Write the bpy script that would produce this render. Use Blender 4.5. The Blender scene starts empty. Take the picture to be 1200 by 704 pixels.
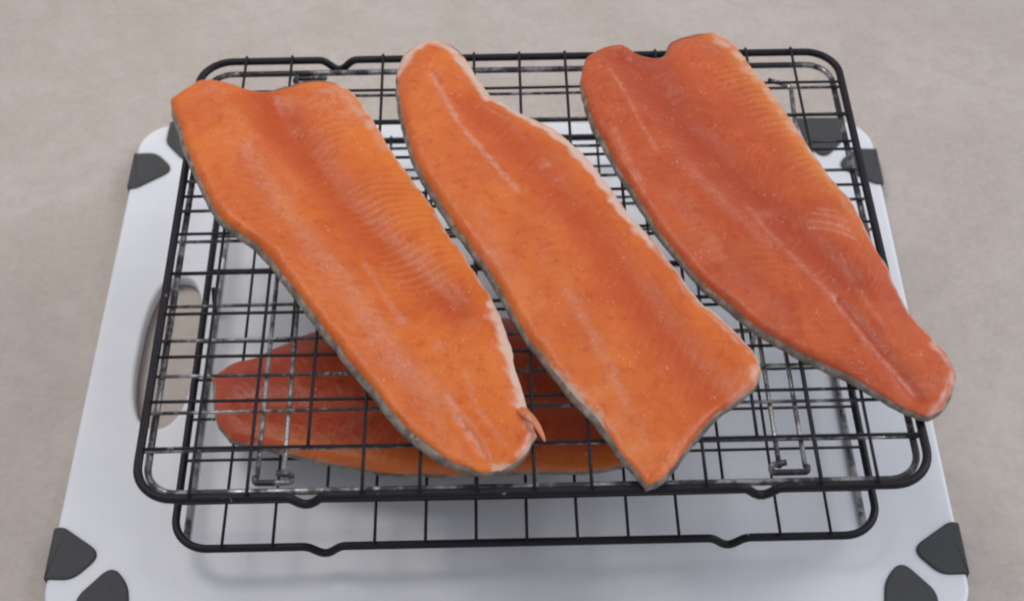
import bpy, bmesh, math, random
import numpy as np
from mathutils import Vector, Matrix, noise

# ------------------------------------------------------------------ camera, light, exposure
scene = bpy.context.scene
col = scene.collection
cam_data = bpy.data.cameras.new("camera")
cam = bpy.data.objects.new("camera", cam_data)
col.objects.link(cam)
cam_data.sensor_width = 36.0
cam_data.lens = 36.0 * 1691.581 / 1200.0
cam_data.clip_start = 0.02
cam_data.clip_end = 60.0
PITCH, ROLL = 0.911491, -0.006183
cam.location = (0.0, -0.535, 0.76538)
fw = Vector((0, math.cos(PITCH), -math.sin(PITCH)))
rt = Vector((1, 0, 0))
up = rt.cross(fw)
r2 = math.cos(ROLL) * rt + math.sin(ROLL) * up
u2 = -math.sin(ROLL) * rt + math.cos(ROLL) * up
cam.rotation_euler = Matrix((r2, u2, -fw)).transposed().to_euler()
scene.camera = cam
cam_data.dof.use_dof = True
cam_data.dof.focus_distance = 0.80
cam_data.dof.aperture_fstop = 9.0

world = bpy.data.worlds.new("World")
scene.world = world
world.use_nodes = True
bg = world.node_tree.nodes["Background"]
bg.inputs["Color"].default_value = (0.88, 0.91, 1.0, 1)
bg.inputs["Strength"].default_value = 0.47

def area_light(name, loc, target, size, size_y, power, color):
    d = bpy.data.lights.new(name, 'AREA')
    d.shape = 'RECTANGLE'
    d.size, d.size_y, d.energy, d.color = size, size_y, power, color
    o = bpy.data.objects.new(name, d)
    col.objects.link(o)
    o.location = loc
    o.rotation_euler = (Vector(target) - Vector(loc)).to_track_quat('-Z', 'Y').to_euler()
    return o

key = bpy.data.lights.new("window_light", 'SPOT')
key.energy, key.color = 160, (1.0, 0.965, 0.94)
key.shadow_soft_size, key.spot_size, key.spot_blend = .68, math.radians(33), 1.0
key_o = bpy.data.objects.new("window_light", key)
col.objects.link(key_o)
key_o.location = (-.95, .80, 2.2)
key_o.rotation_euler = (Vector((-.14, .26, 0)) - Vector(key_o.location)).to_track_quat('-Z', 'Y').to_euler()
area_light("right_fill_light", (2.3, .6, 2.0), (0, 0, 0.1), 1.4, 1.4, 36, (0.86, 0.90, 1.0))  # cool fill light from the right, its source unseen

scene.view_settings.view_transform = 'Standard'
scene.view_settings.look = 'None'
scene.view_settings.exposure = 0.17
scene.view_settings.gamma = 1.0
scene.view_settings.use_curve_mapping = False
scene.cycles.filter_width = 2.1

rng = random.Random(7)

# ------------------------------------------------------------------ materials
def mat_new(name):
    m = bpy.data.materials.new(name)
    m.use_nodes = True
    nt = m.node_tree
    b = nt.nodes["Principled BSDF"]
    return m, nt, b

class G:
    """small helper to write node graphs"""
    def __init__(s, nt): s.nt = nt
    def n(s, typ, **kw):
        x = s.nt.nodes.new(typ)
        for k, v in kw.items(): setattr(x, k, v)
        return x
    def l(s, a, b): s.nt.links.new(a, b)
    def val(s, sock, v):
        if hasattr(v, 'links') or isinstance(v, bpy.types.NodeSocket): s.l(v, sock)
        else: sock.default_value = v
    def math(s, op, a, b=None, clamp=False):
        x = s.n('ShaderNodeMath', operation=op, use_clamp=clamp)
        s.val(x.inputs[0], a)
        if b is not None: s.val(x.inputs[1], b)
        return x.outputs[0]
    def mix(s, fac, a, b, blend='MIX'):
        x = s.n('ShaderNodeMix', data_type='RGBA', blend_type=blend)
        s.val(x.inputs[0], fac); s.val(x.inputs[6], a); s.val(x.inputs[7], b)
        return x.outputs[2]
    def noise(s, vec, scale, detail=3, rough=.55, dist=0.0):
        x = s.n('ShaderNodeTexNoise')
        x.inputs['Scale'].default_value = scale
        x.inputs['Detail'].default_value = detail
        x.inputs['Roughness'].default_value = rough
        x.inputs['Distortion'].default_value = dist
        if vec is not None: s.l(vec, x.inputs['Vector'])
        return x.outputs['Fac']
    def ramp(s, fac, lo, hi, a=0.0, b=1.0):
        x = s.n('ShaderNodeMapRange')
        x.interpolation_type = 'SMOOTHSTEP'
        s.val(x.inputs['Value'], fac)
        x.inputs['From Min'].default_value = lo; x.inputs['From Max'].default_value = hi
        x.inputs['To Min'].default_value = a; x.inputs['To Max'].default_value = b
        return x.outputs[0]
    def bump(s, h, strength, dist, normal=None):
        x = s.n('ShaderNodeBump')
        x.inputs['Strength'].default_value = strength
        x.inputs['Distance'].default_value = dist
        s.l(h, x.inputs['Height'])
        if normal is not None: s.l(normal, x.inputs['Normal'])
        return x.outputs[0]
    def attr(s, name):
        x = s.n('ShaderNodeAttribute', attribute_name=name)
        return x.outputs['Fac']
    def pos(s): return s.n('ShaderNodeNewGeometry').outputs['Position']
    def obj(s): return s.n('ShaderNodeTexCoord').outputs['Object']
    def scl(s, vec, sc):
        x = s.n('ShaderNodeMapping')
        x.inputs['Scale'].default_value = sc
        s.l(vec, x.inputs['Vector'])
        return x.outputs[0]

def rgb(r, g, b): return (r, g, b, 1.0)

def make_counter():
    m, nt, b = mat_new("mottled_laminate"); g = G(nt)
    p = g.pos()
    a = g.ramp(g.noise(p, 9, 4, .6, .6), .35, .68)
    c = g.ramp(g.noise(g.scl(p, (1.0, 1.15, 1)), 60, 6, .68, .3), .38, .66)
    d = g.ramp(g.noise(p, 230, 4, .65), .4, .65)
    base = g.mix(a, rgb(.445, .384, .330), rgb(.505, .441, .386))
    base = g.mix(g.math('MULTIPLY', c, .5), base, rgb(.395, .338, .290))
    base = g.mix(g.math('MULTIPLY', d, .30), base, rgb(.545, .49, .46))
    g.l(base, b.inputs['Base Color'])
    b.inputs['Roughness'].default_value = .5
    b.inputs['Specular IOR Level'].default_value = .3
    g.l(g.bump(g.noise(p, 420, 2), .10, .0006), b.inputs['Normal'])
    return m

def make_plastic():
    m, nt, b = mat_new("white_polyethylene"); g = G(nt)
    p = g.pos()
    n1 = g.ramp(g.noise(p, 22, 3), .35, .7)
    base = g.mix(n1, rgb(.71, .715, .735), rgb(.75, .75, .765))
    base = g.mix(g.ramp(g.noise(p, 300, 4, .7), .58, .78, 0, .10), base, rgb(.55, .54, .54))
    g.l(base, b.inputs['Base Color'])
    b.inputs['Roughness'].default_value = .42
    b.inputs['Specular IOR Level'].default_value = .4
    b.inputs['Subsurface Weight'].default_value = .45
    b.inputs['Subsurface Scale'].default_value = .008
    b.inputs['Subsurface Radius'].default_value = (1, 1, 1)
    knife = g.noise(g.scl(p, (30, 260, 1)), 4, 3, .6, 1.2)
    sc = g.noise(g.scl(p, (300, 9, 1)), 3, 2, .5, .4)
    nrm = g.bump(g.ramp(sc, .66, .74), .12, .0005, g.bump(g.noise(p, 600, 2), .12, .0005))
    g.l(g.bump(knife, .06, .0006, nrm), b.inputs['Normal'])
    return m

def make_rubber():
    m, nt, b = mat_new("grey_rubber"); g = G(nt)
    p = g.pos()
    g.l(g.mix(g.noise(p, 90, 3), rgb(.046, .046, .047), rgb(.066, .066, .066)), b.inputs['Base Color'])
    b.inputs['Roughness'].default_value = .62
    b.inputs['Specular IOR Level'].default_value = .3
    g.l(g.bump(g.noise(p, 900, 2), .25, .0004), b.inputs['Normal'])
    return m

def make_coating():
    m, nt, b = mat_new("black_nonstick_coating"); g = G(nt)
    p = g.pos()
    n1 = g.noise(p, 60, 3)
    worn = g.math('MULTIPLY', g.ramp(g.noise(p, 170, 3, .6), .66, .74), g.ramp(g.noise(p, 11, 2), .52, .62))
    g.l(g.mix(worn, g.mix(n1, rgb(.008, .006, .009), rgb(.016, .013, .018)), rgb(.33, .32, .32)), b.inputs['Base Color'])
    g.l(g.math('MULTIPLY', worn, .8), b.inputs['Metallic'])
    b.inputs['Roughness'].default_value = .5
    b.inputs['Specular IOR Level'].default_value = .25
    g.l(g.bump(g.noise(p, 700, 3), .2, .0004), b.inputs['Normal'])
    return m

def make_worn(name, lo, hi):
    m, nt, b = mat_new(name); g = G(nt)
    p = g.pos()
    a = g.noise(p, 55, 4, .65, .3)
    e = g.noise(p, 260, 4, .65)
    w = g.ramp(g.math('ADD', g.math('MULTIPLY', a, .7), g.math('MULTIPLY', e, .3)), lo, hi)
    g.l(g.mix(w, rgb(.024, .020, .024), rgb(.47, .45, .44)), b.inputs['Base Color'])
    g.l(w, b.inputs['Metallic'])
    g.l(g.math('SUBTRACT', .42, g.math('MULTIPLY', w, .16)), b.inputs['Roughness'])
    g.l(g.bump(e, .3, .0005), b.inputs['Normal'])
    return m

def make_flesh(name, c_lo, c_hi, c_red, offset):
    m, nt, b = mat_new(name); g = G(nt)
    p = g.pos()
    mp = g.n('ShaderNodeMapping'); mp.inputs['Location'].default_value = offset
    g.l(p, mp.inputs['Vector']); p = mp.outputs[0]
    fu, fv = g.attr('along'), g.attr('across')
    streak, pale, fat, red, rib = g.attr('streak'), g.attr('pale'), g.attr('fat'), g.attr('belly'), g.attr('rib')
    n1 = g.ramp(g.noise(p, 26, 4, .6, .4), .34, .68)
    n2 = g.noise(p, 130, 4, .65, .3)
    n3 = g.noise(p, 700, 3, .6)
    base = g.mix(n1, c_lo, c_hi)
    base = g.mix(g.math('MULTIPLY', red, .85), base, c_red)  # redder belly hollow: part flesh tone, part painted shade
    base = g.mix(g.ramp(n2, .48, .72, 0, .50), base, c_red)
    base = g.mix(g.ramp(g.noise(p, 75, 5, .7, .5), .50, .74, 0, .16), base, rgb(.72, .25, .09))
    base = g.mix(g.math('MULTIPLY', g.attr('gold'), .75), base, rgb(.74, .24, .028))
    # muscle flakes: fine chevrons across the fillet
    chev = g.math('ABSOLUTE', g.math('SUBTRACT', fv, .46))
    ph = g.math('ADD', g.math('MULTIPLY', fu, 330.0), g.math('MULTIPLY', chev, 62.0))
    ph = g.math('ADD', ph, g.math('MULTIPLY', g.noise(p, 36, 2), 14.0))
    wave = g.math('ADD', g.math('MULTIPLY', g.math('SINE', ph), .5), .5)
    wave_m = g.math('MULTIPLY', g.math('POWER', wave, 2.0), g.ramp(g.noise(p, 60, 2), .40, .68))
    base = g.mix(g.math('MULTIPLY', wave_m, .12), base, rgb(.72, .26, .08))
    # rib lines on the belly wall
    pr = g.math('ADD', g.math('MULTIPLY', fu, 360.0), g.math('MULTIPLY', fv, -9.0))
    pr = g.math('ADD', pr, g.math('MULTIPLY', g.noise(p, 30, 2), 9.0))
    ribw = g.math('ADD', g.math('MULTIPLY', g.math('SINE', pr), .5), .5)
    ribm = g.math('MULTIPLY', g.math('POWER', ribw, 1.6), rib)
    base = g.mix(g.math('MULTIPLY', ribm, .21), base, rgb(.76, .32, .09))
    # broken pale lines, patches of white fat, small fat specks brightened as painted glints
    brk = g.ramp(g.noise(p, 320, 3, .6), .34, .60, .25, 1.0)
    base = g.mix(g.math('MULTIPLY', g.math('MULTIPLY', streak, brk), .52, True), base, rgb(.70, .36, .27))
    pbrk = g.ramp(g.noise(p, 240, 4, .65), .36, .66, .15, 1.0)
    base = g.mix(g.math('MULTIPLY', g.math('MULTIPLY', pale, pbrk), .55, True), base, rgb(.70, .36, .25))
    base = g.mix(g.math('MULTIPLY', g.ramp(g.math('ADD', fat, g.math('MULTIPLY', g.math('SUBTRACT', n2, .5), .7)), .20, 1.05), .74), base, rgb(.72, .60, .50))
    vo = g.n('ShaderNodeTexVoronoi'); vo.inputs['Scale'].default_value = 420
    g.l(p, vo.inputs['Vector'])
    spk = g.math('MULTIPLY', g.ramp(vo.outputs['Distance'], .10, .28, 1.0, 0.0), g.ramp(g.noise(p, 95, 3, .6), .53, .66))
    base = g.mix(g.math('MULTIPLY', spk, .55), base, rgb(.86, .52, .40))
    dk = g.ramp(g.noise(p, 300, 2), .70, .80)
    base = g.mix(g.math('MULTIPLY', dk, .07), base, c_red)
    g.l(base, b.inputs['Base Color'])
    b.inputs['Subsurface Weight'].default_value = .15
    b.inputs['Subsurface Radius'].default_value = (1.0, .35, .15)
    b.inputs['Subsurface Scale'].default_value = .004
    g.l(g.math('SUBTRACT', g.ramp(n2, .3, .75, .46, .24), g.math('MULTIPLY', spk, .12)), b.inputs['Roughness'])
    b.inputs['Specular IOR Level'].default_value = .30
    b.inputs['Coat Weight'].default_value = .17
    b.inputs['Coat Roughness'].default_value = .20
    b.inputs['Coat IOR'].default_value = 1.38
    h = g.math('ADD', g.math('MULTIPLY', wave_m, .12), g.math('MULTIPLY', ribm, .28))
    h = g.math('ADD', h, g.math('MULTIPLY', n3, .55))
    h = g.math('ADD', h, g.math('MULTIPLY', spk, .5))
    nb = g.bump(n2, .26, .0015)
    nf = g.bump(h, .55, .0009, nb)
    g.l(nf, b.inputs['Normal']); g.l(nf, b.inputs['Coat Normal'])
    return m

def make_skin():
    m, nt, b = mat_new("silver_fish_skin"); g = G(nt)
    p = g.pos()
    n1 = g.ramp(g.noise(p, 130, 4, .65), .36, .66)
    vo = g.n('ShaderNodeTexVoronoi'); vo.inputs['Scale'].default_value = 520
    g.l(p, vo.inputs['Vector'])
    base = g.mix(n1, rgb(.14, .108, .082), rgb(.31, .25, .205))
    base = g.mix(g.ramp(g.noise(p, 48, 3), .52, .72, 0, .6), base, rgb(.075, .060, .048))
    base = g.mix(g.ramp(g.noise(p, 85, 4, .7), .56, .70, 0, .75), base, rgb(.46, .40, .36))  # pale patches paint the skin's silvery gleam into its colour
    g.l(base, b.inputs['Base Color'])
    b.inputs['Roughness'].default_value = .32
    b.inputs['Specular IOR Level'].default_value = .5
    g.l(g.bump(vo.outputs['Distance'], .12, .0004), b.inputs['Normal'])
    return m

def make_membrane(name, c1, c2, alpha, rough=.35):
    m, nt, b = mat_new(name); g = G(nt)
    p = g.pos()
    n1 = g.ramp(g.noise(p, 150, 4, .65), .32, .68)
    g.l(g.mix(n1, c1, c2), b.inputs['Base Color'])
    b.inputs['Roughness'].default_value = rough
    b.inputs['Subsurface Weight'].default_value = .3
    b.inputs['Subsurface Scale'].default_value = .003
    if alpha < 1:
        g.l(g.ramp(n1, 0, 1, alpha - .18, min(1, alpha + .18)), b.inputs['Alpha'])
    g.l(g.bump(g.noise(p, 380, 4), .5, .001), b.inputs['Normal'])
    return m

M = dict(counter=make_counter(), plastic=make_plastic(), rubber=make_rubber(), black=make_coating(),
         worn=make_worn("worn_coating_over_steel", .46, .64), bare=make_worn("scuffed_bare_steel", .37, .60), skin=make_skin(),
         fat=make_membrane("white_belly_membrane", rgb(.58, .50, .45), rgb(.74, .62, .54), 1.0),
         clear=make_membrane("translucent_membrane", rgb(.52, .46, .38), rgb(.62, .58, .50), .62),
         fin=make_membrane("orange_fin_tissue", rgb(.56, .16, .045), rgb(.66, .26, .11), 1.0),
         silver=make_membrane("pale_silver_skin", rgb(.34, .29, .27), rgb(.64, .55, .50), 1.0, .28))
FLESH = dict(
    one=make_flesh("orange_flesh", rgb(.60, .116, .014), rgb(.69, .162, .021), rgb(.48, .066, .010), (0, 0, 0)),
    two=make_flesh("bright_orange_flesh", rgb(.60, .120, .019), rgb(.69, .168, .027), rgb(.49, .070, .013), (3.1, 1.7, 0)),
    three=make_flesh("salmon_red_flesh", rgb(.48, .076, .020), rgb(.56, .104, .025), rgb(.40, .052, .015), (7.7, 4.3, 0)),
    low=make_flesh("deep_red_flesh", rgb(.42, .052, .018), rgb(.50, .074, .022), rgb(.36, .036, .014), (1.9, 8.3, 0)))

# ------------------------------------------------------------------ object helpers
def link_mesh(name, mesh, parent=None, loc=None, rot=None):
    o = bpy.data.objects.new(name, mesh)
    col.objects.link(o)
    if parent: o.parent = parent
    if loc is not None: o.location = loc
    if rot is not None: o.rotation_euler = rot
    return o

def from_data(name, verts, faces, material, smooth=True):
    me = bpy.data.meshes.new(name)
    me.from_pydata([tuple(v) for v in verts], [], faces)
    me.materials.append(material)
    if smooth: me.polygons.foreach_set('use_smooth', [True] * len(me.polygons))
    me.update()
    return me

def thing(name, label, category, loc=(0, 0, 0), rz=0.0, group=None):
    o = bpy.data.objects.new(name, None)
    o.empty_display_size = .03
    col.objects.link(o)
    o.location = loc
    o.rotation_euler = (0, 0, rz)
    o['label'] = label
    o['category'] = category
    if group: o['group'] = group
    return o

def tube(path, radius, sides=10, closed=False, caps=True, rad_fn=None):
    """swept round wire: returns verts, faces"""
    P = [Vector(q) for q in path]
    n = len(P)
    V, Fc = [], []
    ref = None
    for i in range(n):
        a = P[(i - 1) % n] if (closed or i > 0) else P[i]
        c = P[(i + 1) % n] if (closed or i < n - 1) else P[i]
        t = (c - a).normalized()
        if ref is None:
            ref = Vector((0, 0, 1)) if abs(t.z) < .9 else Vector((1, 0, 0))
        ref = (ref - t * ref.dot(t)).normalized()
        bi = t.cross(ref)
        r = radius if rad_fn is None else radius * rad_fn(i / (n - 1))
        for k in range(sides):
            an = 2 * math.pi * k / sides
            V.append(P[i] + r * (math.cos(an) * ref + math.sin(an) * bi))
    for i in range(n if closed else n - 1):
        j = (i + 1) % n
        for k in range(sides):
            l = (k + 1) % sides
            Fc.append((i * sides + k, i * sides + l, j * sides + l, j * sides + k))
    if not closed and caps:
        Fc.append(tuple(range(sides - 1, -1, -1)))
        Fc.append(tuple((n - 1) * sides + k for k in range(sides)))
    return V, Fc

def wire_mesh(name, path, radius, material, sides=10, closed=False, rad_fn=None):
    v, f = tube(path, radius, sides, closed, True, rad_fn)
    return from_data(name, v, f, material)

def fillet_path(pts, rad, n=6):
    """open polyline with rounded inner corners"""
    P = [Vector(p) for p in pts]
    out = [P[0]]
    for i in range(1, len(P) - 1):
        a, b, c = P[i - 1], P[i], P[i + 1]
        r = min(rad, (a - b).length * .48, (c - b).length * .48)
        s, e = b + (a - b).normalized() * r, b + (c - b).normalized() * r
        for k in range(n + 1):
            t = k / n
            out.append(s * (1 - t) ** 2 + b * 2 * t * (1 - t) + e * t * t)
    out.append(P[-1])
    return out

# ------------------------------------------------------------------ setting: the countertop
BOARD_TOP = .012
bm = bmesh.new()
bmesh.ops.create_grid(bm, x_segments=8, y_segments=8, size=6.0)
me = bpy.data.meshes.new("countertop"); bm.to_mesh(me); bm.free()
me.materials.append(M['counter'])
ct = link_mesh("countertop", me)
ct['kind'] = 'structure'
ct['label'] = 'pale beige mottled countertop under the cutting board'

# ------------------------------------------------------------------ cutting board
BX0, BX1, BY0, BY1 = -.2688, .2606, .353 - .535, .7485 - .535
bx, by = (BX0 + BX1) / 2, (BY0 + BY1) / 2
HX, HY = (BX1 - BX0) / 2, (BY1 - BY0) / 2
board = thing("cutting_board", "white plastic cutting board with dark grey rubber corner grips, under the racks", "cutting board", (bx, by, 0))

def board_outline(inset):
    pts = []
    R = .025
    for cx, cy, a0 in ((HX - R, HY - R, 0), (-HX + R, HY - R, 90), (-HX + R, -HY + R, 180), (HX - R, -HY + R, 270)):
        for k in range(13):
            a = math.radians(a0 + 90 * k / 12)
            pts.append((cx + (R - inset) * math.cos(a), cy + (R - inset) * math.sin(a)))
    return pts

def hole_outline(inset):
    cx, cy, ax, ay = -.2215 - bx, .5462 - .535 - by, .0192 + inset, .0600 + inset
    pts = []
    for k in range(64):
        a = 2 * math.pi * k / 64
        ca, sa = math.cos(a), math.sin(a)
        e = 2 / 2.5
        pts.append((cx + ax * math.copysign(abs(ca) ** e, ca), cy + ay * math.copysign(abs(sa) ** e, sa)))
    return pts

def build_board():
    bm = bmesh.new()
    z0, z1, b = .0012, BOARD_TOP, .0022
    levels = [(b, z0), (b * .3, z0 + b * .3), (0, z0 + b)]
    levels += [(0, z1 - b), (b * .12, z1 - b * .5), (b * .42, z1 - b * .15), (b, z1)]
    def rings(fn):
        out = []
        for ins, z in levels:
            out.append([bm.verts.new((x, y, z)) for x, y in fn(ins)])
        for r0, r1 in zip(out, out[1:]):
            n = len(r0)
            for i in range(n):
                bm.faces.new((r0[i], r0[(i + 1) % n], r1[(i + 1) % n], r1[i]))
        return out
    ro, rh = rings(board_outline), rings(hole_outline)
    for idx in (0, -1):
        eds = set()
        for ring in (ro[idx], rh[idx]):
            n = len(ring)
            for i in range(n):
                e = bm.edges.get((ring[i], ring[(i + 1) % n]))
                eds.add(e)
        bmesh.ops.triangle_fill(bm, use_beauty=True, edges=list(eds))
    bmesh.ops.recalc_face_normals(bm, faces=bm.faces)
    me = bpy.data.meshes.new("board_panel")
    bm.to_mesh(me); bm.free()
    me.materials.append(M['plastic'])
    for pl in me.polygons: pl.use_smooth = abs(pl.normal.z) < .98
    return me
link_mesh("board_panel", build_board(), board)

def rounded_poly(pts, radii, n=6):
    out = []
    m = len(pts)
    for i in range(m):
        a, b, c = Vector(pts[i - 1]), Vector(pts[i]), Vector(pts[(i + 1) % m])
        r = radii[i]
        if r <= 0: out.append(b); continue
        s, e = b + (a - b).normalized() * r, b + (c - b).normalized() * r
        for k in range(n + 1):
            t = k / n
            out.append(s * (1 - t) ** 2 + b * 2 * t * (1 - t) + e * t * t)
    return out

def grip_mesh(pts, radii, dx, dy):
    """rubber wedge wrapping the board's edge; pts in board coords, outline of its top"""
    P = rounded_poly(pts, radii)
    cx = sum(p.x for p in P) / len(P); cy = sum(p.y for p in P) / len(P)
    def shrink(d):
        out = []
        n = len(P)
        for i in range(n):
            t = (P[(i + 1) % n] - P[i - 1]).normalized()
            nn = Vector((t.y, -t.x))
            if nn.dot(P[i] - Vector((cx, cy))) < 0: nn = -nn
            out.append(P[i] - nn * d)
        return out
    bm = bmesh.new()
    top = BOARD_TOP + .0017
    rings = []
    for d, z in ((.0008, 0.0003), (0, .0010), (0, top - .0013), (.0004, top - .0004), (.0013, top)):
        rings.append([bm.verts.new((p.x, p.y, z)) for p in shrink(d)])
    for r0, r1 in zip(rings, rings[1:]):
        n = len(r0)
        for i in range(n): bm.faces.new((r0[i], r0[(i + 1) % n], r1[(i + 1) % n], r1[i]))
    bm.faces.new(rings[0]); bm.faces.new(rings[-1])
    bmesh.ops.recalc_face_normals(bm, faces=bm.faces)
    me = bpy.data.meshes.new("rubber_grip"); bm.to_mesh(me); bm.free()
    me.materials.append(M['rubber'])
    for pl in me.polygons: pl.use_smooth = abs(pl.normal.z) < .9
    return me

out = .0016
# corner at (-HX,-HY): wedge on the short side and wedge on the long side
side = [(-HX - out, -HY + .0630), (-HX + .0040, -HY + .0640), (-HX + .0300, -HY + .0460), (-HX + .0150, -HY + .0295), (-HX - out, -HY + .0300)]
side_r = [.0015, .003, .0095, .0060, .001]
front = [(-HX + .0200, -HY - out), (-HX + .0195, -HY + .0190), (-HX + .0370, -HY + .0395), (-HX + .0480, -HY + .0260), (-HX + .0530, -HY - out)]
front_r = [.001, .005, .0090, .006, .0015]
for sx in (1, -1):
    for sy in (1, -1):
        for pts, rad in ((side, side_r), (front, front_r)):
            link_mesh("rubber_grip", grip_mesh([(x * sx, y * sy) for x, y in pts], rad, 0, 0), board)

# ------------------------------------------------------------------ wire racks
RW = .40
def rail_path(W, Dp, R, notches):
    """closed rail: rounded rectangle, with dips where a foot of the next tier would sit"""
    pts = []
    hx, hy = W / 2, Dp / 2
    def dip(x):
        z = 0.0
        for c in notches:
            d = abs(x - c)
            z = min(z, -.0080 * (1 - min(1, max(0, (d - .0022) / .0068)) ** 1.0)) if d < .009 else z
        return z
    def smooth_dip(x):
        return sum(dip(x + k * .0012) for k in (-2, -1, 0, 1, 2)) / 5
    n = 150
    for k in range(n + 1):
        x = -hx + R + (W - 2 * R) * k / n
        pts.append((x, -hy, smooth_dip(x)))
    for k in range(1, 10):
        a = math.radians(-90 + 90 * k / 10); pts.append((hx - R + R * math.cos(a), -hy + R + R * math.sin(a), 0))
    for k in range(21): pts.append((hx, -hy + R + (Dp - 2 * R) * k / 20, 0))
    for k in range(1, 10):
        a = math.radians(90 * k / 10); pts.append((hx - R + R * math.cos(a), hy - R + R * math.sin(a), 0))
    for k in range(n + 1):
        x = hx - R - (W - 2 * R) * k / n
        pts.append((x, hy, smooth_dip(x)))
    for k in range(1, 10):
        a = math.radians(90 + 90 * k / 10); pts.append((-hx + R + R * math.cos(a), hy - R + R * math.sin(a), 0))
    for k in range(21): pts.append((-hx, hy - R - (Dp - 2 * R) * k / 20, 0))
    for k in range(1, 10):
        a = math.radians(180 + 90 * k / 10); pts.append((-hx + R + R * math.cos(a), -hy + R + R * math.sin(a), 0))
    return pts

def line(a, b, n, amp=0.0, seed=0):
    a, b = Vector(a), Vector(b)
    r = random.Random(seed)
    ph = [r.uniform(0, 6.28) for _ in range(4)]
    out = []
    for k in range(n + 1):
        t = k / n
        p = a.lerp(b, t)
        w = math.sin(math.pi * t)
        p += Vector((0 if abs((b - a).x) > abs((b - a).y) else 1, 0 if abs((b - a).x) <= abs((b - a).y) else 1, 0)) * amp * w * math.sin(3 * t + ph[0])
        p.z += amp * w * math.sin(5 * t + ph[1])
        out.append(p)
    return out

RD = 0.31519
NX, NY = 14, 11
grid_meshes = {}
def grid_rack(label, loc, rz, group):
    t = thing("cooling_rack", label, "cooling rack", loc, rz, group)
    if not grid_meshes:
        grid_meshes['frame'] = wire_mesh("frame", rail_path(RW, RD, .020, (-.1143, .1143)), .00235, M['black'], 12, True)
        # wires along the depth lie on top of the rail, the long wires under them, butted to the side rails
        grid_meshes['d'] = [wire_mesh("wire", line((0, -RD / 2 - .0006, .0034), (0, RD / 2 + .0006, .0034), 14, .0004, s), .0009, M['black'], 8) for s in range(4)]
        grid_meshes['short'] = [wire_mesh("wire", line((0, -RD * 9.1 / 22, .0034), (0, RD * 9.1 / 22, .0034), 14, .0004, s), .0009, M['black'], 8) for s in range(4)]
        grid_meshes['l'] = [wire_mesh("wire", line((-RW / 2 + .0014, 0, .0013), (RW / 2 - .0014, 0, .0013), 16, .0004, 9 + s), .00088, M['black'], 8) for s in range(4)]
    link_mesh("frame", grid_meshes['frame'], t)
    for k in range(1, NX):
        # the wires at the two dips of the rail stop short, at the outermost long wires
        link_mesh("wire", grid_meshes['short' if k in (3, 11) else 'd'][k % 4], t, (-RW / 2 + RW * k / NX, 0, 0))
    for k in range(1, NY): link_mesh("wire", grid_meshes['l'][k % 4], t, (0, -RD / 2 + RD * k / NY, 0))
    return t

low_c, low_yaw = (0.00500, 0.01394), 0.01661
top_c, top_yaw = (0.00806, -0.01181), 0.01621
Z_TOP, Z_LOW = .138, .038
lower = grid_rack("black wire grid cooling rack standing on the cutting board, lowest of the stacked racks", (*low_c, Z_LOW), low_yaw, "wire cooling racks stacked on the board")
# the lower rack's folded side feet: a skid on each side carried by two short uprights
skid_z = BOARD_TOP + .0015 - Z_LOW
for sx in (-1, 1):
    x0, x1 = sx * RW / 2, sx * (RW / 2 - .0012)
    path = fillet_path([(x0 - sx * .0042, .118, 0.0), (x1, .139, skid_z), (x1, -.1385, skid_z)], .006)
    link_mesh("foot", wire_mesh("foot", path, .0019, M['bare'], 10), lower)
    link_mesh("foot_brace", wire_mesh("foot_brace", [(x0 - sx * .0035, .030, -.001), (x0 - sx * .002, .029, skid_z * .5), (x1, .028, skid_z)], .0013, M['black'], 8), lower)

upper = grid_rack("black wire grid cooling rack on top of the stack, carrying three orange fillets", (*top_c, Z_TOP), top_yaw, "wire cooling racks stacked on the board")

# middle rack: long parallel wires on two pairs of cross wires
mid = thing("cooling_rack", "worn silvery rack of parallel wires, close under the topmost black rack", "cooling rack", (*top_c, Z_TOP - .0072), top_yaw, "wire cooling racks stacked on the board")
MW, MD, MY = .3935, .3040, .0016
path = [(x, y + MY, z) for x, y, z in rail_path(MW, MD, .016, ())]
link_mesh("frame", wire_mesh("frame", path, .0019, M['worn'], 10, True), mid)
NM = 13
mid_wire = [wire_mesh("wire", line((-MW / 2 - .0022, 0, .0027), (MW / 2 + .0022, 0, .0027), 16, .0005, 30 + s), .00095, M['worn'], 8) for s in range(3)]
for k in range(1, NM): link_mesh("wire", mid_wire[k % 3], mid, (0, -MD / 2 + MY + MD * k / NM, 0))
yf, yb = -MD / 2 + MY, MD / 2 + MY
for x0, s in ((-.1405, 1), (.1388, -1)):
    # a long hairpin, its closed ends bent round the rail
    pf = fillet_path([(x0, yb - .004, -.0006), (x0, yf + .0075, -.0006)], .002)
    link_mesh("cross_wire", wire_mesh("cross_wire", line((x0, yb - .002, -.0003), (x0, yf + .0085, -.0003), 14, .0004, 3), .0013, M['bare'], 10), mid)
    link_mesh("cross_wire", wire_mesh("cross_wire", line((x0 + s * .0132, yb - .002, -.0003), (x0 + s * .0132, yf + .0085, -.0003), 14, .0004, 5), .0013, M['bare'], 10), mid)
    for ye, sg in ((yf + .0062, 1), (yb - .0045, -1)):
        loop = fillet_path([(x0 - s * .0010, ye + sg * .003, .0002), (x0 - s * .001, ye - sg * .0005, -.0006), (x0 + s * .0175, ye - sg * .0005, -.0008), (x0 + s * .0178, ye + sg * .0022, .0022), (x0 + s * .010, ye + sg * .0032, .0030)], .003)
        link_mesh("end_loop", wire_mesh("end_loop", loop, .0017, M['worn'], 10), mid)
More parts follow.
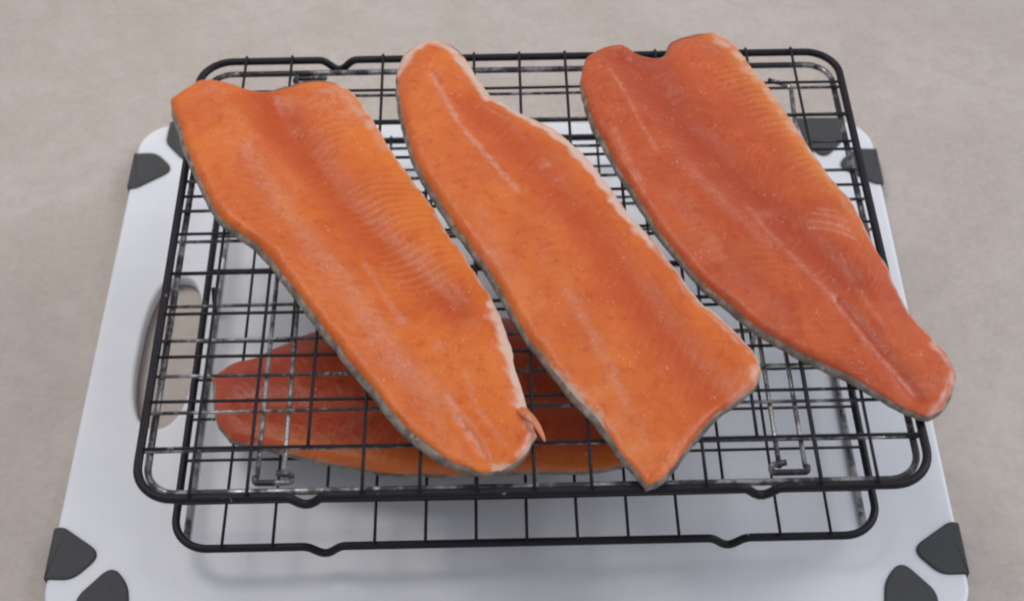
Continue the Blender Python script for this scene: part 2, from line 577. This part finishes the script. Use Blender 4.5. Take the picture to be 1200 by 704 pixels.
# four bent legs that stand on the lower rack
leg_h = Z_TOP - .0072 - Z_LOW - .0046
for lx, ly, hx, hy in ((-.075, .020, -.087, .020), (.135, -.020, .123, -.020), (-.150, .105, -.160, yb - .0185), (.1680, .095, .1700, yb - .0185)):
    base = -leg_h
    sgn = 1 if lx > 0 else -1
    head = [(hx - sgn * .014, hy + .004, .0012), (hx, hy, -.0006)] if ly > .05 else [(hx, hy, -.0006)]
    path = fillet_path(head + [(lx, ly, -.0008), (lx, ly, base + .0015), (lx, ly - .012, base + .0015)], .004)
    link_mesh("leg", wire_mesh("leg", path, .0015, M['bare'], 10), mid)

# ------------------------------------------------------------------ fish fillets
def resample(pts, n):
    P = [np.array(p, float) for p in pts]
    dense = []
    m = len(P)
    for i in range(m - 1):
        p0 = P[i - 1] if i > 0 else 2 * P[0] - P[1]
        p1, p2 = P[i], P[i + 1]
        p3 = P[i + 2] if i + 2 < m else 2 * P[-1] - P[-2]
        for k in range(16):
            t = k / 16
            dense.append(.5 * ((2 * p1) + (-p0 + p2) * t + (2 * p0 - 5 * p1 + 4 * p2 - p3) * t * t + (-p0 + 3 * p1 - 3 * p2 + p3) * t ** 3))
    dense.append(P[-1])
    Dn = np.array(dense)
    s = np.concatenate([[0], np.cumsum(np.hypot(*np.diff(Dn, axis=0).T))])
    q = np.linspace(0, s[-1], n)
    return np.stack([np.interp(q, s, Dn[:, 0]), np.interp(q, s, Dn[:, 1])], -1)

def poly_dist(X, poly):
    """distance of points X (n,2) to a polyline"""
    best = np.full(len(X), 9.0)
    for a, b in zip(poly[:-1], poly[1:]):
        d = b - a; L = d @ d
        if L < 1e-14: continue
        t = np.clip(((X - a) @ d) / L, 0, 1)
        q = X - (a + t[:, None] * d)
        best = np.minimum(best, np.hypot(q[:, 0], q[:, 1]))
    return best

def smooth01(x):
    x = np.clip(x, 0, 1); return x * x * (3 - 2 * x)

NU, NV = 230, 96
FISH = {'one': {'zb': 0.1426,
'left': [[-0.2074, 0.0998], [-0.2031, 0.0838], [-0.1949, 0.0611], [-0.1839, 0.035], [-0.174, 0.0151], [-0.1628, -0.0011], [-0.1505, -0.0119], [-0.1373, -0.025], [-0.1236, -0.0444], [-0.1103, -0.065], [-0.0976, -0.0822], [-0.0851, -0.1005], [-0.073, -0.1162], [-0.0612, -0.1336], [-0.0477, -0.1474], [-0.0346, -0.158], [-0.0217, -0.1631]],
'tail': [[-0.0217, -0.1637], [-0.0111, -0.1642], [-0.0005, -0.1604], [0.0072, -0.1525], [0.0117, -0.1414]],
'right': [[-0.1039, 0.1135], [-0.0954, 0.1037], [-0.0811, 0.0782], [-0.0671, 0.0501], [-0.0511, 0.023], [-0.0382, -0.0029], [-0.0259, -0.0249], [-0.0163, -0.0431], [-0.0092, -0.0579], [-0.0037, -0.0752], [-0.0002, -0.092], [0.0033, -0.1084], [0.0067, -0.1217], [0.0117, -0.1414]],
'head': [[-0.2074, 0.0998], [-0.1968, 0.1101], [-0.1881, 0.116], [-0.1765, 0.1152], [-0.1638, 0.1098], [-0.1505, 0.1075], [-0.1378, 0.1111], [-0.1278, 0.1162], [-0.1174, 0.1177], [-0.104, 0.1145]],
'streaks': [[[[-0.0341, -0.1203], [-0.0261, -0.1359], [-0.0191, -0.1476], [-0.0148, -0.1546]], 0.0022, 1], [[[-0.0814, -0.0327], [-0.0686, -0.0565], [-0.0586, -0.0749]], 0.002, 0.5], [[[-0.1533, 0.0515], [-0.1185, -0.0078], [-0.0924, -0.0416], [-0.0721, -0.0765], [-0.0575, -0.1015], [-0.035, -0.1203]], 0.006, 0.42], [[[-0.0244, -0.1071], [-0.0176, -0.1282], [-0.0047, -0.1487]], 0.002, 0.45], [[[-0.1673, 0.0868], [-0.1491, 0.0584], [-0.1209, 0.0211]], 0.004, 0.25]],  # widest streak: light along the ridge painted into the colour
'pales': [[[-0.1539, 0.0559], 0.003, 0.8], [[-0.0747, -0.088], 0.004, 0.8], [[-0.0588, -0.073], 0.004, 0.5], [[-0.038, -0.09], 0.005, 0.5], [[-0.0217, -0.0733], 0.005, 0.35], [[-0.182, 0.1011], 0.008, 0.5], [[-0.1098, 0.0997], 0.012, 0.75], [[-0.0987, 0.0872], 0.01, 0.5]],
'grooves': [[[[-0.1719, 0.0889], [-0.1425, 0.0397], [-0.1141, -0.0061], [-0.0827, -0.0519], [-0.0535, -0.0946], [-0.0174, -0.1473]], 0.01, -0.0012], [[[-0.1368, 0.085], [-0.1129, 0.0395], [-0.0859, 0], [-0.0557, -0.0373], [-0.032, -0.061]], 0.012, 0.0048], [[[-0.0283, -0.1345], [-0.0191, -0.1483], [-0.0122, -0.1661]], 0.0035, 0.0014], [[[-0.1486, 0.1003], [-0.1352, 0.0672]], 0.01, 0.003]],
'tails': [['fin', 'fin', [[0.0031, -0.1265, 0.006], [0.0083, -0.1324, 0.0078], [0.0121, -0.1376, 0.0078], [0.0146, -0.1426, 0.0068], [0.0163, -0.1468, 0.0055]], 0.0032, 0.0006]],
'fats': [[[[-0.0092, -0.0581], [-0.0037, -0.0782], [0.0003, -0.0949], [0.0037, -0.1112], [0.0075, -0.1234], [0.0113, -0.1358]], 0.0055, 1.25], [[[0.012, -0.1425], [0.0068, -0.1535], [-0.0005, -0.1613], [-0.0089, -0.1657]], 0.0042, 1.1], [[[-0.0187, -0.0221], [-0.0069, -0.0581]], 0.0037, 0.5], [[[-0.111, 0.1086], [-0.1002, 0.1026], [-0.0889, 0.0864], [-0.0748, 0.0601]], 0.0073, 0.55], [[[-0.2009, 0.0788], [-0.191, 0.0507], [-0.18, 0.0271], [-0.1617, -0.0035]], 0.0024, 0.3]],
'ribs': [[[-0.0625, 0.015], 0.046], [[-0.0512, -0.0321], 0.036], [[-0.1028, 0.073], 0.022]],
'strips': []},
'two': {'zb': 0.1426,
'left': [[-0.0712, 0.118], [-0.0699, 0.1008], [-0.0658, 0.079], [-0.0609, 0.0579], [-0.0541, 0.0373], [-0.0446, 0.0173], [-0.0334, -0.004], [-0.0212, -0.0241], [-0.0116, -0.0423], [-0.0037, -0.0601], [0.0044, -0.0774], [0.0142, -0.0942], [0.0241, -0.1105], [0.0347, -0.1255], [0.0441, -0.1395], [0.0517, -0.1522], [0.0588, -0.1631], [0.0654, -0.1724]],
'tail': [[0.0653, -0.173], [0.0754, -0.1678], [0.0847, -0.1555], [0.0943, -0.143], [0.1063, -0.1303], [0.1182, -0.1199], [0.127, -0.112], [0.1304, -0.1012]],
'right': [[-0.0256, 0.1295], [-0.0212, 0.1195], [-0.0159, 0.109], [-0.0096, 0.0978], [-0.0003, 0.0926], [0.0109, 0.0845], [0.0261, 0.0737], [0.0408, 0.056], [0.0525, 0.0355], [0.0636, 0.0123], [0.0725, -0.0019], [0.0778, -0.0102], [0.0896, -0.0319], [0.1017, -0.0558], [0.1121, -0.0675], [0.1221, -0.0818], [0.1279, -0.0913], [0.1304, -0.1012]],
'head': [[-0.0712, 0.118], [-0.0681, 0.1317], [-0.0631, 0.1417], [-0.057, 0.1487], [-0.0495, 0.1518], [-0.0409, 0.1501], [-0.0322, 0.1422], [-0.0256, 0.1305]],
'streaks': [[[[-0.0485, 0.1152], [-0.0446, 0.1062], [-0.0402, 0.0951], [-0.0338, 0.0799], [-0.027, 0.0664], [-0.0193, 0.0538], [-0.0118, 0.0428], [-0.0044, 0.0307], [0.0033, 0.0194]], 0.0018, 1.15], [[[0.0298, -0.0544], [0.0403, -0.0791], [0.0507, -0.1066], [0.058, -0.1262]], 0.003, 0.45], [[[-0.0188, 0.0041], [-0.0045, -0.0333], [0.0137, -0.0629]], 0.005, 0.25]],
'pales': [[[0.0193, 0.0428], 0.004, 0.9], [[0.0278, 0.0475], 0.004, 0.4], [[-0.0129, -0.0276], 0.006, 0.6], [[0.0274, 0.0307], 0.006, 0.3], [[0.0193, -0.0049], 0.005, 0.25], [[0.051, -0.1383], 0.008, 0.5], [[0.061, -0.151], 0.006, 0.5], [[0.0432, -0.1202], 0.006, 0.4], [[0.117, -0.1128], 0.008, 0.5], [[-0.0046, -0.0763], 0.004, 0.3]],
'grooves': [[[[-0.0515, 0.1249], [-0.0297, 0.0733], [0.0052, 0.0173], [0.0369, -0.0499], [0.0611, -0.1117], [0.0736, -0.153]], 0.008, -0.001], [[[-0.0197, 0.0875], [0.0201, 0.0317], [0.0518, -0.026], [0.0846, -0.0902], [0.1001, -0.1173]], 0.013, 0.003], [[[-0.0503, 0.1211], [-0.0447, 0.1061]], 0.003, 0.002]],
'tails': [],
'fats': [[[[0.0017, 0.0885], [0.0119, 0.0805], [0.0259, 0.0697], [0.0405, 0.0522], [0.0521, 0.0318], [0.0632, 0.0087], [0.0721, -0.0054], [0.078, -0.0167]], 0.0038, 1.3], [[[0.078, -0.0167], [0.0889, -0.0364], [0.1009, -0.0601], [0.1113, -0.0717], [0.1251, -0.092]], 0.0037, 0.6], [[[0.1295, -0.104], [0.1253, -0.1147], [0.1156, -0.1236]], 0.0061, 0.8], [[[-0.0693, 0.1187], [-0.0636, 0.1347], [-0.0565, 0.1424], [-0.0491, 0.1463], [-0.0406, 0.1438], [-0.0319, 0.136], [-0.0264, 0.1252], [-0.02, 0.11], [-0.0137, 0.0989]], 0.0044, 1.1], [[[-0.07, 0.1105], [-0.0681, 0.092], [-0.0628, 0.0635], [-0.0527, 0.0307]], 0.0032, 0.6], [[[0.0114, -0.0944], [0.0179, -0.1037], [0.0261, -0.1135], [0.0337, -0.1241], [0.0402, -0.1345], [0.0442, -0.1422]], 0.0046, 1.5], [[[0.0174, -0.1086], [0.0281, -0.1219]], 0.0049, 0.8], [[[0.0545, -0.1593], [0.065, -0.1739], [0.075, -0.1682], [0.0843, -0.157]], 0.0037, 0.4]],
'ribs': [],
'strips': []},
'three': {'zb': 0.1426,
'left': [[0.0428, 0.1147], [0.0433, 0.0998], [0.0468, 0.0816], [0.0522, 0.0639], [0.0611, 0.0397], [0.0712, 0.0163], [0.0817, -0.0094], [0.0923, -0.0281], [0.1026, -0.0462], [0.1152, -0.061], [0.1275, -0.0755], [0.1399, -0.0857], [0.1564, -0.098], [0.1728, -0.1079], [0.1847, -0.1171], [0.1963, -0.1266], [0.2063, -0.1319]],
'tail': [[0.206, -0.1326], [0.2124, -0.1331], [0.2199, -0.128], [0.227, -0.1181], [0.2311, -0.1058]],
'right': [[0.1295, 0.1586], [0.1403, 0.1474], [0.1489, 0.1279], [0.1595, 0.1052], [0.1673, 0.0832], [0.1747, 0.0618], [0.184, 0.0377], [0.1934, 0.0177], [0.1983, 0.0015], [0.2025, -0.0175], [0.2071, -0.0328], [0.2107, -0.0538], [0.2168, -0.0712], [0.2239, -0.0826], [0.2288, -0.0921], [0.2311, -0.1058]],
'head': [[0.0428, 0.1147], [0.0466, 0.1322], [0.0543, 0.1399], [0.0663, 0.146], [0.0732, 0.1444], [0.0783, 0.1389], [0.0861, 0.1357], [0.0946, 0.1364], [0.1003, 0.1489], [0.1088, 0.1543], [0.1199, 0.1582], [0.1297, 0.1597]],
'streaks': [[[[0.0608, 0.1202], [0.0699, 0.0956], [0.0772, 0.0718], [0.0857, 0.0481]], 0.0012, 0.7], [[[0.0601, 0.072], [0.0673, 0.0462], [0.076, 0.0195]], 0.0018, 0.55], [[[0.0992, 0.0426], [0.1206, 0.0093], [0.1435, -0.0223]], 0.004, 0.35], [[[0.1347, 0.006], [0.1445, -0.013], [0.1583, -0.0346], [0.1717, -0.0555]], 0.002, 0.55], [[[0.1717, -0.0555], [0.1803, -0.0745], [0.1889, -0.0913], [0.1977, -0.105], [0.2065, -0.1195]], 0.0018, 1], [[[0.1815, -0.0348], [0.1913, -0.0614], [0.2007, -0.087]], 0.002, 0.35], [[[0.0923, 0.0161], [0.1165, -0.0343], [0.1441, -0.0754]], 0.006, 0.2], [[[0.1664, -0.0013], [0.1789, -0.0039], [0.1909, -0.0097]], 0.0009, 0.9], [[[0.1704, 0.0038], [0.1821, 0.0018], [0.1901, -0.0021]], 0.0008, 0.8], [[[0.1676, -0.0063], [0.1805, -0.0096], [0.1928, -0.0159]], 0.0009, 0.8], [[[0.1743, 0.0076], [0.1851, 0.0056]], 0.0008, 0.7]],
'pales': [[[0.1797, 0.0001], 0.006, 0.6], [[0.1859, -0.0062], 0.005, 0.6], [[0.1744, -0.003], 0.005, 0.5], [[0.1272, 0.1438], 0.007, 0.5], [[0.1442, 0.0036], 0.005, 0.35], [[0.2161, -0.1136], 0.006, 0.4], [[0.1981, -0.1292], 0.006, 0.35], [[0.1082, -0.0243], 0.006, 0.2]],
'grooves': [[[[0.072, 0.1314], [0.0971, 0.0793], [0.1278, 0.0308], [0.1532, -0.0019], [0.1804, -0.0451]], 0.012, 0.0042], [[[0.0634, 0.1163], [0.0856, 0.0583], [0.115, -0.0016], [0.1519, -0.0508], [0.1933, -0.1073]], 0.011, -0.0012], [[[0.176, -0.0598], [0.1951, -0.0965], [0.2085, -0.1207]], 0.004, 0.0025], [[[0.085, 0.1298], [0.0982, 0.0938]], 0.012, 0.003]],
'tails': [],
'fats': [[[[0.1305, 0.1509], [0.1401, 0.1398], [0.1497, 0.1198], [0.1605, 0.0959], [0.1699, 0.0685]], 0.0055, 0.65], [[[0.1699, 0.0685], [0.1828, 0.034], [0.1961, -0.002]], 0.0035, 0.45], [[[0.2221, -0.0872], [0.2279, -0.0966], [0.2292, -0.1086], [0.2242, -0.1208], [0.2164, -0.1301], [0.2104, -0.1342]], 0.0042, 0.7], [[[0.0539, 0.1344], [0.0658, 0.1397], [0.0741, 0.1373]], 0.0037, 0.4]],
'ribs': [[[0.1619, 0.0792], 0.026], [[0.1403, 0.116], 0.024], [[0.176, 0.0442], 0.024], [[0.1499, 0.0996], 0.026]],
'strips': []},
'low': {'zb': 0.0426,
'left': [[-0.1657, -0.0805], [-0.1578, -0.0835], [-0.1399, -0.0877], [-0.1145, -0.0949], [-0.0894, -0.1008], [-0.0646, -0.1044], [-0.035, -0.1052], [-0.0055, -0.1042], [0.0191, -0.1033], [0.0437, -0.1034], [0.0626, -0.1001]],
'tail': [[0.0625, -0.1008], [0.0714, -0.091], [0.0759, -0.0734]],
'right': [[-0.1821, -0.0348], [-0.1728, -0.026], [-0.1568, -0.0198], [-0.1419, -0.0115], [-0.131, -0.0044], [-0.1165, 0.0001], [-0.0903, 0.0045], [-0.0533, 0.0082], [-0.016, 0.0093], [0.0212, 0.005], [0.0526, -0.0058], [0.0697, -0.0304], [0.0759, -0.0734]],
'head': [[-0.1657, -0.0805], [-0.1751, -0.0685], [-0.1797, -0.0515], [-0.1823, -0.0341]],
'streaks': [[[[-0.1744, -0.0553], [-0.1595, -0.053], [-0.1472, -0.0494]], 0.0012, 0.5], [[[-0.0997, -0.0786], [-0.0808, -0.0608]], 0.003, 0.25]],
'pales': [[[-0.0893, -0.0868], 0.006, 0.2]],
'grooves': [[[[-0.1775, -0.0527], [-0.1517, -0.0578], [-0.1011, -0.0594], [-0.0003, -0.054], [0.0502, -0.0544]], 0.01, 0.002]],
'tails': [],
'fats': [[[[-0.1595, -0.0837], [-0.1341, -0.0897], [-0.1089, -0.0968], [-0.0839, -0.1033], [-0.0593, -0.1063], [-0.0348, -0.1076], [-0.0006, -0.1061], [0.0434, -0.1053], [0.0622, -0.102]], 0.002, 0.6]],
'ribs': [],
'strips': []}}

EXTRA = dict(one=dict(gold=0.35, rim=(.0026, .0006, -.0003), fat=.55, fat_head=.5, head_w=.003, fat_left=.2),
             two=dict(gold=0.25, rim=(.0022, .0012, -.0003), fat=1.0, fat_head=.8, head_w=.0035, fat_left=.25),
             three=dict(gold=0.8, rim=(.0020, .0005, -.0003), fat=.6, fat_head=.4, head_w=.003, fat_left=.15),
             low=dict(gold=0, rim=(.0002, .0004, .0010), fat=.3, fat_head=.1, head_w=.002, fat_left=.35))
for k_ in EXTRA: FISH[k_].update(EXTRA[k_])

def fnoise(X, scale, seed, z=0.0):
    return np.array([noise.fractal(Vector((x * scale + seed, y * scale - seed, z)), 1.0, 2.0, 3) for x, y in X])

def build_fillet(key, label, thick, thin_right, edge_r, group):
    d = FISH[key]
    zb = d['zb']
    Lo, Ro, Ho, To = (resample(d[k], n) for k, n in (('left', NU), ('right', NU), ('head', NV), ('tail', NV)))
    loop_o = np.concatenate([Lo[:-1], To[:-1], Ro[::-1][:-1], Ho[::-1][:-1]])
    # wavy, uneven cut edge
    nl = len(loop_o)
    def normals(loop):
        t = np.roll(loop, -2, 0) - np.roll(loop, 2, 0)
        n = np.stack([t[:, 1], -t[:, 0]], -1)
        n /= np.linalg.norm(n, axis=1)[:, None] + 1e-9
        area = .5 * np.sum(loop[:, 0] * np.roll(loop[:, 1], -1) - np.roll(loop[:, 0], -1) * loop[:, 1])
        return n if area > 0 else -n
    nr = normals(loop_o)
    k = np.ones(9) / 9
    for ax in (0, 1):
        v = np.concatenate([nr[-4:, ax], nr[:, ax], nr[:4, ax]]); nr[:, ax] = np.convolve(v, k, 'valid')
    jit = fnoise(loop_o, 75, {'one': 3.0, 'two': 5.3, 'three': 8.1, 'low': 11.7}[key]) * .0008
    loop_o = loop_o + nr * jit[:, None]
    ins = np.empty(nl)
    i0, i1, i2 = NU - 1, NU - 1 + NV - 1, 2 * NU - 2 + NV - 1
    ins[:i0], ins[i0:i1], ins[i1:i2], ins[i2:] = d['rim'][0], d['rim'][1], -.0003, d['rim'][2]
    k = np.ones(25) / 25
    ins = ins * np.clip(1 + .9 * fnoise(loop_o, 60, 21.0), .35, 1.9)
    ins = np.convolve(np.concatenate([ins[-12:], ins, ins[:12]]), k, 'valid')
    loop_f = loop_o - nr * ins[:, None]
    L = loop_f[:NU]
    T = loop_f[i0:i0 + NV]
    Rr = loop_f[i1:i1 + NU][::-1]
    H = np.concatenate([loop_f[i2:], loop_f[:1]])[::-1]
    u = np.linspace(0, 1, NU)
    # denser rows near the rim so it rounds over smoothly
    uu, vv = np.meshgrid(u, np.linspace(0, 1, NV), indexing='ij')
    A = (1 - vv)[..., None] * L[:, None] + vv[..., None] * Rr[:, None]
    B = (1 - uu)[..., None] * H[None] + uu[..., None] * T[None]
    C = ((1 - uu) * (1 - vv))[..., None] * L[0] + ((1 - uu) * vv)[..., None] * Rr[0] + (uu * (1 - vv))[..., None] * L[-1] + (uu * vv)[..., None] * Rr[-1]
    X = (A + B - C).reshape(-1, 2)
    U, Vv = uu.ravel(), vv.ravel()
    dist = poly_dist(X, np.concatenate([loop_f, loop_f[:1]]))
    dR = poly_dist(X, Rr); dL = poly_dist(X, L); dH = poly_dist(X, H)
    Tm = thick * (1 - .30 * smooth01((U - .62) / .38)) * (1 - .12 * smooth01((.15 - U) / .15))
    Tm = Tm * (1 - thin_right * smooth01((Vv - .42) / .5) * (1 - smooth01((U - .45) / .35)))
    soft = np.maximum(smooth01((Vv - .45) / .45) * smooth01((1 - U) / .12), smooth01((.14 - U) / .14) * .25)
    er = edge_r * (0.75 + .5 * Tm / thick) * (1 + 1.9 * soft)
    er = er * (1 - .25 * smooth01((.25 - Vv) / .2))
    x = np.clip(dist / er, 0, 1)
    prof = (1 - (1 - x) ** 2.3) ** (.62 + .38 * soft)
    dome = 1 - .16 * np.abs(2 * Vv - 1) ** 2
    rim = .0026 + .0028 * smooth01((.55 - Vv) / .35)
    z = zb + rim + (Tm - rim) * prof * dome
    grv = np.zeros(len(X))
    for pts, w, dp in d['grooves']:
        q = poly_dist(X, resample(pts, 40))
        grv += dp * np.exp(-(q / w) ** 2)
    z -= grv * x
    z += fnoise(X, 30, 1.7) * .0006 * x + fnoise(X, 160, 4.1) * .0002 * x
    streak = np.zeros(len(X)); pale = np.zeros(len(X)); rib = np.zeros(len(X))
    for pts, w, s in d['streaks']:
        pl = resample(pts, 40)
        wob = fnoise(X, 120, 2.2) * w * .5
        q = poly_dist(X, pl)
        streak = np.maximum(streak, s * np.exp(-((q + wob) / w) ** 2))
    for (px, py), rad, s in d['pales']:
        q = np.hypot(X[:, 0] - px, X[:, 1] - py)
        pale = np.maximum(pale, s * np.exp(-(q / rad) ** 2))
    for (px, py), rad in d['ribs']:
        q = np.hypot(X[:, 0] - px, X[:, 1] - py)
        rib = np.maximum(rib, np.exp(-(q / rad * 1.6) ** 4))
    z -= streak * .0003
    fat = d['fat'] * np.exp(-(dR / .0022) ** 2) + .15 * np.exp(-(dR / .006) ** 2) + d['fat_head'] * np.exp(-(dH / d['head_w']) ** 2) + d['fat_left'] * np.exp(-(dL / .0016) ** 2)
    for pts, w, v in d['fats']:
        wob = .6 + .7 * fnoise(X, 110, 6.0)
        q = poly_dist(X, resample(pts, 50))
        fat = np.maximum(fat, v * np.exp(-(q / (w * np.clip(wob + .45, .35, 1.6))) ** 2))
    fat = np.clip(fat * (0.85 + .35 * fnoise(X, 150, 9.0)), 0, 1)
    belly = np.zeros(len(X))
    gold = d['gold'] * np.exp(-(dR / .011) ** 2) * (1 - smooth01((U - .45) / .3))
    if key == 'low': gold = .5 * (1 - smooth01((dL - .006) / .012)) * smooth01((U - .05) / .15)  # front strip painted brighter, as lit beyond the upper fillets' shade
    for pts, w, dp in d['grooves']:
        if dp > .0022:  # deeper hollows take the painted belly shade
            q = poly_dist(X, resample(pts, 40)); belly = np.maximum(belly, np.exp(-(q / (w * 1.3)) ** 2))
    root = thing("fish_fillet", label, "fish fillet", (float(X[:, 0].mean()), float(X[:, 1].mean()), zb), 0, group)
    off = np.array([X[:, 0].mean(), X[:, 1].mean(), zb])
    verts = np.concatenate([X, z[:, None]], 1) - off
    faces = [(i * NV + j, (i + 1) * NV + j, (i + 1) * NV + j + 1, i * NV + j + 1) for i in range(NU - 1) for j in range(NV - 1)]
    me = from_data("flesh", verts, faces, FLESH[key])
    if me.polygons[len(me.polygons) // 2].normal.z < 0: me.flip_normals()
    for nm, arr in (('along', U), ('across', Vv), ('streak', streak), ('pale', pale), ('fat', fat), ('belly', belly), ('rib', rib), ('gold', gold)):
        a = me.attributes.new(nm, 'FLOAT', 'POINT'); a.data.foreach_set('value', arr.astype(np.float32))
    link_mesh("flesh", me, root)
    # the skin: an underside sheet whose rim turns up round the flesh
    rl = np.full(nl, .0026); rl[:i0] = .0054
    rl[i0:i1] = np.linspace(.0054, .0026, NV - 1); rl[i2:] = np.linspace(.0026, .0054, nl - i2)
    rings = [(loop_o - nr * .004, rl * 0), (loop_o - nr * .0008, rl * .08), (loop_o, rl * .28), (loop_o - nr * (ins * .3)[:, None], rl * .58),
             (loop_o - nr * (ins * .75)[:, None], rl * .9), (loop_f - nr * .0012, rl + .0003)]
    V = []
    for ring, h in rings: V += [(a - off[0], b - off[1], hh) for (a, b), hh in zip(ring, h)]
    Fc = []
    for q in range(len(rings) - 1):
        for i in range(nl):
            j = (i + 1) % nl
            Fc.append((q * nl + i, q * nl + j, (q + 1) * nl + j, (q + 1) * nl + i))
    sk = from_data("skin", V, Fc, M['skin'])
    bm = bmesh.new(); bm.from_mesh(sk); bm.verts.ensure_lookup_table()
    fcap = bm.faces.new([bm.verts[i] for i in range(nl)])
    bmesh.ops.triangulate(bm, faces=[fcap])
    bmesh.ops.recalc_face_normals(bm, faces=bm.faces)
    bm.to_mesh(sk); bm.free()
    sk.polygons.foreach_set('use_smooth', [True] * len(sk.polygons))
    link_mesh("skin", sk, root)
    for nm, mk, pts, ra, rb in d['tails']:
        path = [(px - off[0], py - off[1], h) for px, py, h in pts]
        v, f = tube(path, 1.0, 10, rad_fn=lambda q: ra + (rb - ra) * q)
        cz = lambda i: path[i // 10][2]
        v = [Vector((p.x, p.y, cz(i) + (p.z - cz(i)) * .55 + .0004 * noise.noise(Vector((p.x, p.y, p.z)) * 400))) for i, p in enumerate(v)]
        o = link_mesh(nm, from_data(nm, v, f, M[mk]), root)
        sb = o.modifiers.new("smooth", 'SUBSURF'); sb.levels = sb.render_levels = 2
    return root

GR = "orange fish fillets laid on the racks"
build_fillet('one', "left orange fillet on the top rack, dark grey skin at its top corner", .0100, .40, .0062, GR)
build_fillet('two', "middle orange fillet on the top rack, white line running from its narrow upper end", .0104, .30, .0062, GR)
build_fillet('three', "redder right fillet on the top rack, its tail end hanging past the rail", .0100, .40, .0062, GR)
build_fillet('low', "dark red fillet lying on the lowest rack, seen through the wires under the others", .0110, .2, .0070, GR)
